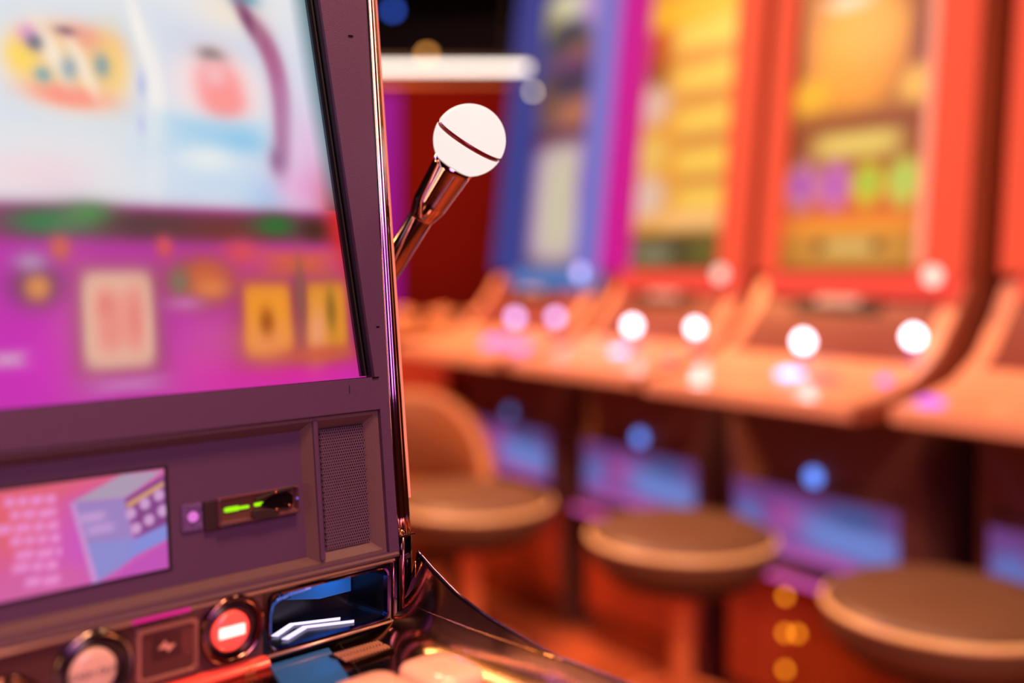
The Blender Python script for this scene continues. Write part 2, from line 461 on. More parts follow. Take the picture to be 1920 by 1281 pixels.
MOON_ART = [
  ('e',[-19.9,1084.4,145.3,64.3,0],(218,212,172),0.3),
  ('e',[-149.4,1030.2,72.7,60.9,0],(156,144,88),0.35),
  ('e',[130.1,1034.9,71.5,111.0,0],(190,150,206),0.35),
  ('e',[6.7,946.3,122.9,67.9,0],(48,58,70),0.3),
  ('e',[64.9,883.2,99.9,49.0,0],(136,88,82),0.35),
  ('e',[29.6,832.7,101.2,31.3,0],(122,60,112),0.35),
  ('r',[27.7,754.5,148.4,57.9,0],(58,50,76),0.3),
  ('e',[78.1,630.9,125.2,65.5,0],(180,108,80),0.3),
  ('e',[-89.4,678.6,56.5,90.6,0],(120,80,60),0.35),
  ('r',[0.4,531.9,169.9,35.3,0],(86,28,52),0.3),
  ('r',[31.5,275.4,160.3,232.6,0],(196,158,196),0.15),
  ('r',[31.5,275.4,106.8,215.4,0],(204,194,168),0.2),
  ('e',[174.8,351.0,37.7,126.1,0],(150,90,160),0.35),
]
BELLY_ART = [
 ('r',[0,150,258,40,0],(104,58,122),.5),('e',[-70,105,70,40,0],(170,72,150),.5),('e',[-205,80,52,52,0],(96,112,184),.35),
 ('r',[120,85,150,45,3],(108,132,206),.3),('r',[-40,30,200,14,3],(150,80,160),.4),('e',[130,150,80,26,0],(62,84,140),.5),('r',[0,12,258,10,0],(190,90,170),.5),
]

# ------------------------------------------------------------ the room
def plank(name, x0, x1, y0, y1, z0, z1, m): return struct(box(name, x0, x1, y0, y1, z0, z1, m))
CARPET = mat('rust_carpet', (205, 106, 58), 0.95, noise=.85, nscale=3.2, rgb2=(112, 48, 26), bump=.6, bscale=300)
REDWALL = mat('oxblood_wall', (88, 10, 5), 0.95, noise=.3, nscale=1.5, rgb2=(72, 7, 4), spec=.1)
DARKWALL = mat('navy_black_wall', (26, 22, 34), 0.8)
plank('floor', -3.2, 5.0, -2.6, 7.2, -0.05, 0.0, CARPET)
plank('ceiling', -3.2, 5.0, -2.6, 7.2, 3.1, 3.15, mat('dark_ceiling', (30, 24, 28), .8))
plank('wall_back', -3.2, 5.0, 7.2, 7.25, 0.0, 3.1, DARKWALL)
plank('wall_front', -3.2, 5.0, -2.65, -2.6, 0.0, 3.1, mat('brown_wall', (92, 52, 40), .8))
plank('wall_left', -3.25, -3.2, -2.6, 7.2, 0.0, 3.1, mat('plum_wall', (80, 34, 60), .8))
plank('wall_right', 5.0, 5.05, -2.6, 7.2, 0.0, 3.1, mat('brown_wall', (92, 52, 40), .8))

pt = thing('partition', 'dark red full-width partition behind the far slot machine, below the white lamp tube', 'partition', (0, 4.9, 0))
box('panel', -3.1, 1.9, 0, .07, 0.10, 2.20, REDWALL, pt, bevel=.004)
box('plinth', -3.1, 1.9, -.01, .08, 0.0, .10, BLACK, pt)
box('cap_rail', -3.1, 1.9, -.012, .082, 2.20, 2.225, mat('bronze', (110, 70, 50), .3, metal=1), pt, bevel=.003)
box('purple_light_strip', -.66, -.555, -.018, 0, .25, 2.16, glow('purple_neon', (128, 0, 118), 1.5), pt)

# ------------------------------------------------------------ pendant lamp tube
lt = thing('lamp_tube', 'long white glowing lamp tube hanging level across the top, left of the blue machine', 'lamp', (-.42, 3.9, 2.079))
F_ = axis_frame((-.48, 0, 0), (1, 0, 0))
raw('diffuser', *lathe([(.004, 0), (.009, .004), (.011, .012), (.011, .955), (.009, .965), (.004, .97)], 20, F_), glow('white_tube', (255, 238, 224), 3.6), lt, smooth=True)
box('lamp_housing', -.50, .50, -.012, .012, .012, .032, BLACK, lt, bevel=.003)
raw('end_cord', *tube([(.492, 0, .02), (.502, 0, -.085)], .0012, 6), BLACK, lt)
raw('end_bulb', *lathe([(.001, -.009), (.007, -.006), (.009, 0), (.007, .006), (.001, .009)], 16, lambda x, y, z: (x + .502, y - .01, z - .095)), glow('cream_bulb', (240, 222, 190), 7), lt, smooth=True)
for x in (-.4, .4):
    raw('suspension_wire', *tube([(x, 0, .03), (x, 0, 1.0)], .0012, 6), BLACK, lt)
for k, (x, y, z, c, s, lab, gl) in enumerate([
        (-.565, 6.6, 2.705, (255, 170, 80), 5, 'small amber lamp glowing just above the white lamp tube', 'amber_bulb'),
        (-.79, 6.6, 3.0, (50, 84, 190), 7, 'dim blue round lamp in the dark top corner beside the front machine', 'blue_bulb')]):
    b = thing('wall_lamp', lab, 'lamp', (x * 1.0, y, z), group='small round lamps on the dark back wall')
    raw('bulb', *lathe([(.001, -.024), (.016, -.018), (.024, 0), (.016, .018), (.001, .024)], 16), glow(gl, c, s), b, smooth=True)
    raw('lamp_bracket', *tube([(0, .02, 0), (0, .60, 0)], .008, 8), BLACK, b)

# ------------------------------------------------------------ bar counter with bowls
bc = thing('bar_counter', 'low tan-topped bar counter behind the far machine, left of the decks', 'counter', (-.66, 4.42, 0))
box('counter_body', -.75, .38, -.13, .2, 0.02, 1.0, mat('rust_panel', (165, 58, 34), .5), bc, bevel=.005)
box('counter_top', -.78, .42, -.17, .24, 1.0, 1.035, mat('tan_top', (214, 150, 104), .35), bc, bevel=.006)
box('foot_rail', -.75, .38, -.19, -.17, .16, .18, mat('bronze', (110, 70, 50), .3, metal=1), bc, bevel=.003)
box('rail_bracket', -.2, -.18, -.18, -.12, .14, .17, BLACK, bc)
bowlm = mat('tan_ceramic', (205, 160, 120), .3)
for k, (x, sc, lab) in enumerate([(-.475, 1.0, 'tan round bowl on the bar counter, next to the front machine edge'),
                                  (-.305, 1.1, 'tan round bowl in the middle of the bar counter'),
                                  (-.15, .85, 'smaller tan round bowl at the right of the bar counter')]):
    b = thing('bowl', lab, 'bowl', (x, 4.37, 1.0355), group='bowls on the bar counter')
    raw('bowl_body', *lathe([(.02 * sc, 0), (.05 * sc, .01), (.07 * sc, .05), (.062 * sc, .075), (.054 * sc, .07), (.058 * sc, .05), (.04 * sc, .02), (.004, .015)], 24), bowlm, b, smooth=True)
    raw('rim', *lathe([(.054 * sc, .072), (.064 * sc, .072), (.064 * sc, .079), (.054 * sc, .079), (.054 * sc, .072)], 24, cap=False), mat('copper', (210, 130, 90), .25, metal=1), b, smooth=True)

# ------------------------------------------------------------ tub chair
tc = thing('tub_chair', 'orange leather tub chair with curved back, behind the nearest-to-cabinet stool', 'chair', (-.33, 3.42, 0), rz=math.radians(8))
LEA = mat('orange_leather', (150, 98, 62), .45, bump=.3, bscale=120)
LEA2 = mat('dark_leather', (92, 46, 30), .5)
loops = []
for i in range(25):
    t = math.radians(-20 + 220 * i / 24)
    ri, ro = .215, .285
    top = .60 + .25 * max(0, math.sin(t)) ** .8
    c, s = math.cos(t), math.sin(t)
    loops.append([(ri * c, ri * s, .34), (ri * c, ri * s, top - .03), ((ri + .01) * c, (ri + .01) * s, top - .008), ((ri + ro) / 2 * c, (ri + ro) / 2 * s, top),
                  ((ro - .01) * c, (ro - .01) * s, top - .008), (ro * c, ro * s, top - .03), (ro * c, ro * s, .34)])
raw('backrest', *loop_strip(loops, True), LEA, tc, smooth=True)
raw('seat', *lathe([(.05, .36), (.20, .37), (.212, .40), (.21, .49), (.19, .525), (.10, .54), (.002, .545)], 32), LEA, tc, smooth=True)
raw('seat_frame', *lathe([(.05, .32), (.20, .32), (.205, .36), (.05, .36)], 32), LEA2, tc)
for i in range(4):
    a = math.radians(45 + 90 * i)
    raw('leg', *tube([(.16 * math.cos(a), .16 * math.sin(a), .33), (.20 * math.cos(a), .20 * math.sin(a), 0)], [.016, .011], 8), BLACK, tc)

# ------------------------------------------------------------ stools
LEATHER = mat('taupe_leather', (112, 86, 66), .42, bump=.3, bscale=90, noise=.25, nscale=6)
def make_stool(label):
    s = thing('bar_stool', label, 'stool', group='round stools along the machine bank')
    raw('seat_cushion', *lathe([(.10, .575), (.205, .575), (.222, .59), (.229, .615), (.229, .635), (.221, .652), (.200, .664), (.12, .672), (.002, .674)], 48), LEATHER, s, smooth=True)
    raw('piping', *lathe([(.224 + .009 * math.cos(t), .640 + .009 * math.sin(t)) for t in [k * math.pi / 4 for k in range(9)]], 48, cap=False), mat('tan_piping', (236, 204, 150), .3), s, smooth=True)
    raw('seat_pan', *lathe([(.03, .535), (.17, .54), (.195, .56), (.20, .576), (.03, .576)], 40), mat('umber_pan', (60, 36, 28), .4), s, smooth=True)
    raw('post', *lathe([(.028, .03), (.032, .045), (.032, .30), (.030, .31), (.030, .50), (.045, .52), (.05, .537), (.02, .537)], 24), mat('orange_lit_post', (255, 160, 96), .45), s, smooth=True)  # orange light on the post is put into its colour
    raw('foot_ring', *lathe([(.15 + .009 * math.cos(t), .22 + .009 * math.sin(t)) for t in [k * math.pi / 4 for k in range(9)]], 36, cap=False), mat('orange_lit_post', (214, 120, 78)), s, smooth=True)
    for k in range(3):
        a = 2 * math.pi * k / 3 + .4
        raw('spoke', *tube([(.03 * math.cos(a), .03 * math.sin(a), .22), (.15 * math.cos(a), .15 * math.sin(a), .22)], .006, 8), mat('orange_lit_post', (214, 120, 78)), s)
    raw('base_disc', *lathe([(.02, 0), (.20, 0), (.205, .008), (.19, .018), (.05, .034), (.02, .036)], 40), BLACK_GLOSS, s, smooth=True)
    return s
st = make_stool('round padded stool nearest the camera, cropped by the right picture edge')
st.location = (.84, 1.93, 0)
for loc, lab in [((.415, 2.44, 0), 'round padded stool in the middle of the three, before the gold machine'),
                 ((-.115, 2.80, 0), 'round padded stool farthest left, half hidden by the front machine edge')]:
    c = copy_tree(st); c.location = loc; c['label'] = lab

# ------------------------------------------------------------ the bank of machines
T7 = math.radians(7)
def LM(a, s, c): return (a, .5 + s * math.sin(T7) - c * math.cos(T7), 1.28 + s * math.cos(T7) + c * math.sin(T7))
SIDE = mat('umber_cabinet', (172, 96, 70), .45, noise=.2, nscale=5)
DECKM = mat('peach_deck', (226, 170, 138), .28, coat=.4)
BASEM = mat('dark_umber_base', (122, 84, 78), .55)
def row_machine(corner, w, label, art, base, S):
    """corner = front right corner of its deck on the floor plan; local x to its right, y into the machine"""
    L = thing('slot_machine', label, 'slot machine', (corner[0] - .3 * w, corner[1] + .4 * w, 0), rz=math.atan2(-.8, .6), group='slot machines standing in the far bank')
    h = w / 2
    prof = [(.02, .945), (.02, .975), (.12, .985), (.26, 1.01), (.37, 1.07), (.455, 1.17), (.515, 1.26), (.67, 2.53), (.72, 2.59), (.84, 2.59), (.84, .945)]
    raw('cabinet', *prism(prof, -h, h), SIDE, L, bevel=.004)
    dk = [(0, .955), (0, .992), (.12, 1.003), (.25, 1.03), (.355, 1.085), (.44, 1.18), (.495, 1.262)]
    inner = [(y + .012, z - .014) for y, z in dk[1:]]
    raw('deck', *prism(dk + inner[::-1] + [(.012, .955)], -h - .004, h + .004), DECKM, L, bevel=.003)
    box('base_cabinet', -h + .02, h - .02, .325, .835, .0, .945, BASEM, L, bevel=.004)
    box('lower_panel', -h + .03, h - .03, .305, .325, .115, .455, mat('floor_glow_panel', (206, 92, 48), .45, noise=.5, nscale=3, rgb2=(120, 46, 24)), L, bevel=.006)  # orange reflection of the floor put into the panel colour
    box('kick_plate', -h + .04, h - .04, .315, .325, .02, .10, mat('copper_plate', (150, 84, 54), .35, metal=.6), L, bevel=.002)
    # front display and its light bars
    art_panel('screen', art, base, (-h + .05, h - .09, h - .09, .01, 1.22), 60, 114, LM, .004, L)
    box('screen_bezel', -h + .002, h - .002, .0, 1.25, -.012, .0, BLACK, L, LM)
    bw = S.get('bw', (.062, .10))
    box('left_light_bar', -h - .002, -h + bw[0], .0, 1.25, 0, .035, S['left'], L, LM, bevel=.008, seg=3)
    rb = box('right_light_bar', h - bw[1], h + .002, .0, 1.25, 0, .035, S['right'], L, LM, bevel=.008, seg=3)
    if 'hi' in S: box('bar_highlight', h - bw[1] + .005, h - bw[1] + .03, .02, 1.24, .034, .038, S['hi'], rb, LM)  # highlight on the bar put in as a paler glowing strip
    lb = box('lower_light_bar', -h + bw[0] + .004, h + .002, -.070, -.001, .0, .066, S['low'], L, LM, bevel=.01, seg=3)
    raw('corner_light', *lathe([(.024, 0), (.024, .004), (.016, .010), (.002, .013)], 20, axis_frame(LM(h - .05, -.012, .0665), LM(0, 0, 1) and (0, -math.cos(T7), math.sin(T7)))), S['corner'], lb, smooth=True)
    if 'edge' in S: box('edge_strip', h + .003, h + .012, .0, 1.25, -.03, .03, S['edge'], L, LM)
    box('top_sign', -h + .02, h - .02, 1.235, 1.29, -.01, .05, S['low'], L, LM, bevel=.006)
    # reader plate under the display, on the sweep
    SW = lambda a, b, c: (a, .45 + b * .57 - c * .82, 1.19 + b * .82 + c * .57)
    raw('sweep_panel', *prism([(.305, 1.066), (.351, 1.091), (.435, 1.185), (.489, 1.266), (.496, 1.262), (.442, 1.178), (.357, 1.083), (.309, 1.058)], -h + .045, h - .045), mat('umber_sweep', (120, 66, 60), .4), L, bevel=.002)
    pl = box('reader_plate', -.15, .12, -.030, .04, .006, .024, BLACK, L, SW, bevel=.004)
    box('card_slot', -.075, .06, -.012, .018, .024, .030, mat('pale_metal', (150, 146, 160), .4), pl, SW, bevel=.003)
    # glowing knobs at both ends of the sweep
    for sx, sy, k in S['knobs']:
        z0 = float(np.interp(sy, [p[0] for p in dk[1:]], [p[1] for p in dk[1:]]))
        st_ = raw('knob_stem', *lathe([(.016, -.01), (.014, .004), (.007, .012), (.007, .06)], 16, lambda x, y, z: (x + sx, y + sy, z + z0)), mat('violet_stem', (150, 70, 170), .3), L, smooth=True)
        zc = z0 + .062
        raw('knob_globe', *lathe([(.001, -.0175), (.009, -.014), (.0145, -.007), (.0165, 0), (.0145, .007), (.009, .014), (.001, .0175)], 20, lambda x, y, z: (x * k * 1.2 + sx, y * k * 1.2 + sy, z * k * 1.2 + zc)), S['knob'], st_, smooth=True)
    for sx, sy, r_, m_ in S['buttons']:
        z0 = float(np.interp(sy, [p[0] for p in dk[1:]], [p[1] for p in dk[1:]]))
        raw('deck_button', *lathe([(r_ + .004, -.006), (r_ + .003, .004), (r_, .008), (r_ * .6, .012), (.001, .013)], 24, lambda x, y, z: (x * 1.4 + sx, y + sy, z + z0 + y * .12)), m_, L, smooth=True)
    # belly display and its lamp
    bl = box('belly_frame', -.275, .275, .305, .33, .490, .720, BASEM, L, bevel=.004)
    art_panel('belly_display', BELLY_ART, (112, 70, 140), (-.258, .258, .258, 0, .185), 40, 16, lambda a, b, c: (a, .300 - c, .510 + b), .002, bl)
    raw('belly_lamp', *lathe([(.022, 0), (.022, .006), (.014, .014), (.001, .018)], 20, axis_frame((.0, .316, .738), (0, -1, 0))), S['belly'], L, smooth=True)
    box('ledge', -h + .01, h - .01, .25, .325, .462, .482, mat('umber_ledge', (120, 70, 60), .35), L, bevel=.004)
    box('ledge_caught_light', -h + .03, h - .06, .245, .25, .464, .48, glow('magenta_ledge_glow', (232, 96, 196), 1.0), L)  # pink light caught by the ledge, put in as a glowing strip
    for z in S.get('amber', []):
        raw('indicator_lamp', *lathe([(.010, 0), (.009, .004), (.001, .007)], 12, axis_frame((-.085 + (.04 if z == .31 else 0), .306, z), (0, -1, 0))), glow('amber_pilot', (255, 150, 30), 4.2), L, smooth=True)
    return L
RED = glow('red_light_bar', (255, 84, 56), 1.0)
RED_LO = glow('red_lower_bar', (255, 76, 60), 1.0)
PEACH = glow('peach_highlight', (255, 152, 122), 1.15)
PINKW = glow('pale_corner_light', (255, 216, 200), 1.6)
KNOBW = glow('white_knob_light', (255, 240, 255), 6.5)
KNOBV = glow('violet_knob_light', (206, 176, 246), 4.0)
BELLYL = glow('blue_pilot', (90, 130, 232), 2.4)
VIOW = glow('violet_white_button', (220, 190, 255), 3.0)
VIO = glow('violet_button', (200, 90, 230), 1.6)
REDB = glow('red_button', (255, 84, 84), 1.9)
row_machine((.745, 2.21), .64, 'slot machine with red light bars and four oval purple and green icons', ROYAL_ART, (160, 84, 26),
            dict(left=RED, right=RED, hi=PEACH, low=RED_LO, corner=PINKW, knob=KNOBW, belly=BELLYL, bw=(.062, .128),
                 knobs=[(0, .27, 1.15), (.285, .32, 1.15)], buttons=[(.01, .20, .024, VIOW), (.12, .19, .03, REDB), (.27, .22, .010, VIO)], amber=(.40, .31, .30, .20)))
row_machine((.342, 2.844), .58, 'slot machine with red light bar and stacked golden rows, right of the blue one', GOLD_ART, (236, 152, 50),
            dict(left=glow('magenta_bar', (214, 20, 140), 1.0), right=RED, low=RED_LO, corner=PINKW, knob=KNOBW, belly=BELLYL, bw=(.05, .10),
                 knobs=[(0, .28, 1.1), (.265, .29, 1.0)], buttons=[(.005, .22, .020, VIOW), (.10, .20, .03, REDB), (.25, .19, .014, glow('rose_button', (255, 80, 140), 1.3))], amber=(.40,)))
row_machine((-.062, 3.382), .66, 'tall slot machine framed in navy and violet light, farthest in the bank', MOON_ART, (92, 78, 112),
            dict(left=glow('navy_bar', (52, 62, 138), 1.0), right=glow('violet_bar', (118, 112, 196), 1.0), low=glow('sky_bar', (78, 122, 190), 1.0),
                 edge=glow('magenta_edge', (214, 24, 160), 1.0), corner=glow('violet_corner', (206, 186, 250), 2.6), knob=KNOBV, belly=glow('dim_blue_pilot', (70, 100, 170), 1.6), bw=(.17, .14),
                 knobs=[(.08, .28, 1.1), (.295, .30, 1.0)], buttons=[(.07, .20, .045, VIO), (.27, .16, .03, VIO)]))
row_machine((1.219, 1.678), .64, 'slot machine with an orange-lit corner, cut off by the right picture edge', ROYAL_ART, (160, 84, 26),
            dict(left=RED, right=RED, low=RED_LO, corner=glow('amber_corner', (255, 160, 20), 1.2), knob=KNOBW, belly=BELLYL, bw=(.062, .128),
                 knobs=[(.1, .40, 1.1)], buttons=[(-.27, .07, .02, VIO)]))

# ------------------------------------------------------------ the front machine
OZ = 1.0857; T6 = math.radians(6.7); s6, c6 = math.sin(T6), math.cos(T6)
def LF(a, b, c): return (a, b * s6 - c * c6, OZ + b * c6 + c * s6)      # on the leaning face
def VF(a, z, c): return (a, -c, OZ + z)                                  # on the upright strip below it
def DF(a, t, z): return (a, -t, OZ + z)                                  # on the deck
FG = thing('slot_machine', 'large slot machine filling the left foreground, with chrome edge, ball lever and button panel', 'slot machine', (-.0802, .80, 0), rz=math.atan2(.669, .743))
LFT = -.62
raw('cabinet', *prism([(.035, 0), (.035, OZ - .09), (.060, OZ - .075), (.060, OZ - .02), (.020, OZ - .005), (.020 + .62 * s6, OZ + .62 * c6), (.42, OZ + .62 * c6), (.42, 0)], LFT + .005, -.004), BLACK_GLOSS, FG, bevel=.003)
aR = lambda b: -.0258 - .0287 * (b - .127) / .305                       # right edge of the display opening
edge = lambda b: -.0135 + .0055 * max(0, min(1, (b - .1) / .34))
# bezel: plastic surround with two openings
colsU = lambda b: [LFT, LFT + .03, aR(b), edge(b)]
rowsU = [.112, .127, .60, .62]
colsL = lambda b: [LFT, LFT + .03, -.0228, edge(b)]
rowsL = [-.0125, -.0108, .1015, .112]
vs, fs = [], []
for cols, rows in ((colsL, rowsL), (colsU, rowsU)):
    o = len(vs)
    for b in rows: vs += [LF(a, b, 0) for a in cols(b)]
    for j in range(3):
        for i in range(3):
            if i == 1 and j == 1: continue
            fs.append((o + j * 4 + i, o + j * 4 + i + 1, o + (j + 1) * 4 + i + 1, o + (j + 1) * 4 + i))
    # inner returns of the opening
    A_ = [cols(rows[1])[1], cols(rows[1])[2], cols(rows[2])[2], cols(rows[2])[1]]
    B_ = [rows[1], rows[1], rows[2], rows[2]]
    dp = -.013 if o else -.004
    ins = .0 if o else .0
    o2 = len(vs); vs += [LF(a, b, dp) for a, b in zip(A_, B_)]
    idx = [o + 5, o + 6, o + 10, o + 9]
    for k in range(4): fs.append((idx[k], idx[(k + 1) % 4], o2 + (k + 1) % 4, o2 + k))
raw('bezel', vs, fs, PLASTIC, FG)
bz = [c for c in FG.children if c.name.startswith('bezel')][0]
raw('left_rim', *box8(LFT - .004, LFT, -.0125, .62, -.02, .002, LF), CHROME, FG)
# gasket strips beside the display
for k, (o1, o2, c0, mm) in enumerate([(.0002, .0022, -.004, STEEL), (.0030, .0042, -.007, BLACK), (.0048, .0066, -.009, STEEL)]):
    v = [LF(aR(b) - q, b, c) for b in (.1285, .60) for q, c in ((o1, c0), (o2, c0), (o2, -.0135), (o1, -.0135))]
    raw('gasket_strip', v, [(0, 1, 2, 3), (4, 7, 6, 5), (0, 4, 5, 1), (1, 5, 6, 2), (2, 6, 7, 3), (3, 7, 4, 0)], mm, FG)
def edge_fade(img, A, B):
    e = -.0221 - .0355 * (B - .130) / .305
    d = (e - A)
    up = 1 / (1 + np.exp(-(B - .262) / .004))
    k1 = np.clip(d / .012, 0, 1)[..., None] * 1.0
    teal = np.array((70, 108, 116), float)
    dark = np.array((60, 20, 44), float)
    tgt = up[..., None] * teal + (1 - up[..., None]) * dark
    kk = np.where(up[..., None] > .5, np.clip((d[..., None]) / .020, 0, 1) ** .8, np.clip(d[..., None] / .006, 0, 1))
    return img * kk + tgt * (1 - kk)
art_panel('screen', [q[:-1] + (q[-1] * 2.1,) for q in GAME_ART], (188, 52, 168), (-.60, -.0245, -.0555, .1275, .60), 380, 240, LF, -.012, FG, post=edge_fade)
raw('edge_notch', *box8(-.030, -.0255, .4055, .4068, .0002, .0008, LF), STEEL, bz)
raw('edge_notch', *box8(-.0215, -.0185, .1665, .1675, .0002, .0006, LF), STEEL, bz)
raw('edge_notch', *box8(-.0505, -.0500, .116, .1225, .0002, .0005, LF), BLACK, bz)
raw('sill_glint', *box8(-.0285, -.0225, .1262, .1272, .0002, .0010, LF), CHROME_WARM, bz)

# recess with card panel, rib and speaker
R1 = -.004
def frame_quad(o, i, co, ci):
    (oa0, oa1, ob0, ob1), (ia0, ia1, ib0, ib1) = o, i
    return [LF(oa0, ob0, co), LF(oa1, ob0, co), LF(oa1, ob1, co), LF(oa0, ob1, co)], [LF(ia0, ib0, ci), LF(ia1, ib0, ci), LF(ia1, ib1, ci), LF(ia0, ib1, ci)]
rc = (LFT + .03, -.0228, -.0108, .1015)
vs = []; fs = []
def addframe(o, i, co, ci):
    n = len(vs); p, q = frame_quad(o, i, co, ci); vs.extend(p + q)
    for k in range(4): fs.append((n + k, n + (k + 1) % 4, n + 4 + (k + 1) % 4, n + 4 + k))
cardO = (-.50, -.0822, -.0080, .0978); cardI = (-.485, -.0888, -.0030, .0915)
spkO = (-.0788, -.0262, -.0080, .0978); spkI = (-.0745, -.0333, -.0012, .0908)
# flat field round both pockets at the lip depth
for q in ((rc[0], cardO[0], rc[2], rc[3]), (cardO[0], rc[1], rc[2], cardO[2]), (cardO[0], rc[1], cardO[3], rc[3]), (cardO[1], spkO[0], cardO[2], cardO[3]), (spkO[1], rc[1], spkO[2], spkO[3])):
    n = len(vs); vs += [LF(q[0], q[2], R1), LF(q[1], q[2], R1), LF(q[1], q[3], R1), LF(q[0], q[3], R1)]; fs.append((n, n + 1, n + 2, n + 3))
addframe(cardO, cardI, R1, -.0135)
addframe(spkO, spkI, R1, -.0115)
raw('recess_liner', vs, fs, PLASTIC_LIT, FG)
box('divider_rib', -.0826, -.0784, -.0065, .0985, -.006, -.0025, PLASTIC, FG, LF, bevel=.0008)
cp = box('card_panel', cardI[0], cardI[1], cardI[2], cardI[3], -.017, -.0130, PLASTIC, FG, LF)

# perforated speaker grille: hexagonal cells, each with its hole
def grille(a0, a1, b0, b1, px, py, rh, c):
    V, Fc = [], []
    nx = int((a1 - a0) / px); ny = int((b1 - b0) / py)
    for j in range(ny):
        for i in range(nx):
            ox = (i + .5 + (.5 if j % 2 else 0)) * px + a0; oy = (j + .5) * py + b0
            if ox + px / 2 > a1 + 1e-4: continue
            n = len(V)
            outer = [(px / 2, -py / 2), (px / 2, py / 2), (0, py / 2), (-px / 2, py / 2), (-px / 2, -py / 2), (0, -py / 2)]
            ang = [math.radians(-45 + 60 * k) for k in range(6)]
            ang = [math.atan2(y, x) for x, y in outer]
            V += [LF(ox + x, oy + y, c) for x, y in outer]
            V += [LF(ox + rh * math.cos(t), oy + rh * 1.15 * math.sin(t), c) for t in ang]
            V += [LF(ox + rh * math.cos(t), oy + rh * 1.15 * math.sin(t), c - .0008) for t in ang]
            for k in range(6):
                m_ = (k + 1) % 6
                Fc.append((n + k, n + m_, n + 6 + m_, n + 6 + k)); Fc.append((n + 6 + k, n + 6 + m_, n + 12 + m_, n + 12 + k))
    return V, Fc
sg = raw('speaker_grille', *grille(-.0740, -.0336, -.0008, .0906, .00202, .00222, .00080, -.0095), mat('violet_mesh', (104, 84, 108), .45, metal=.2), FG)
box('speaker_backing', -.0746, -.0332, -.0013, .0909, -.016, -.0118, BLACK, sg, LF)
for zz in (.078, .072, .066, .055, .046, .036, .02):
    raw('glint_stud', *box8(-.0337, -.0332, zz, zz + .0005, -.0094, -.0088, LF), CHROME_WARM, sg)

# player display
pd = box('player_display', -.345, -.1925, .0085, .0795, -.0135, -.0118, BLACK, FG, LF, bevel=.0006)
art_panel('display_glass', PLAYER_ART, (210, 92, 160), (-.34, -.1957, -.1957, .0105, .0775), 330, 150, LF, -.0112, pd)

# status light and card slot
sl = box('status_light', -.1846, -.1697, .0318, .0503, -.0130, -.0110, mat('lilac_speckle', (120, 96, 160), .35, noise=1, nscale=900, rgb2=(60, 40, 90)), FG, LF, bevel=.0006)
raw('status_lens', *lathe([(.0038, -.0005), (.0036, .0008), (.002, .0016), (.0002, .0018)], 20, axis_frame(LF(-.1768, .0415, -.011), (0, -c6, s6))), glow('pink_lens', (228, 118, 214), 1.0), sl, smooth=True)
box('blank_plate', -.1690, -.1562, .0300, .0507, -.0130, -.0095, mat('brown_black', (40, 22, 24), .5), FG, LF, bevel=.0006)
cs = raw('card_slot', *rings([(rrect(-.1600, -.0958, .0318, .0520, .0012, 2), -.0130), (rrect(-.1600, -.0958, .0318, .0520, .0012, 2), -.0062), (rrect(-.1590, -.0968, .0330, .0508, .001, 2), -.0055), (rrect(-.1565, -.0985, .0350, .0490, .001, 2), -.0105)], LF), mat('smoked_clear', (96, 62, 70), .12, coat=.8), FG, smooth=False)
box('slot_floor', -.1567, -.0983, .0348, .0492, -.0128, -.0105, mat('umber_slot', (94, 60, 52), .3), cs, LF)
GREEN = glow('green_led', (150, 226, 10), 1.3)
for a0, a1, b0, b1 in ((-.1540, -.1425, .0407, .0440), (-.1425, -.1350, .0411, .0432), (-.1308, -.1236, .0412, .0438)):
    raw('green_led', *slab(rrect(a0, a1, b0, b1, (b1 - b0) * .45, 4), -.0104, -.0092, LF), GREEN, cs)
tg = raw('card_throat', *slab([(-.126, .0424), (-.117, .0470), (-.104, .0480), (-.100, .0450), (-.100, .0390), (-.105, .0362), (-.117, .0378), (-.126, .0410)], -.0104, -.0078, LF), BLACK_GLOSS, cs, bevel=.0006)
raw('upper_jaw', *slab([(-.132, .0470), (-.112, .0515), (-.099, .0520), (-.101, .0495), (-.114, .0488), (-.128, .0452)], -.0080, -.0050, LF), mat('brown_black', (40, 22, 24)), cs, bevel=.0006)
raw('lower_jaw', *slab([(-.134, .0395), (-.122, .0385), (-.112, .0358), (-.116, .0322), (-.130, .0318), (-.135, .0350)], -.0080, -.0050, LF), mat('brown_black', (40, 22, 24)), cs, bevel=.0006)
for a, b in ((-.1155, .0497), (-.1157, .0372), (-.1052, .0388)):
    raw('jaw_screw', *lathe([(.0010, 0), (.0009, .0008), (.0001, .001)], 10, axis_frame(LF(a, b, -.0052), (0, -c6, s6))), mat('copper', (210, 130, 90)), cs, smooth=True)
raw('blue_pip', *lathe([(.0012, 0), (.0008, .001), (.0001, .0012)], 10, axis_frame(LF(-.0978, .0425, -.0060), (0, -c6, s6))), glow('indigo_pip', (110, 90, 200), .9), cs, smooth=True)

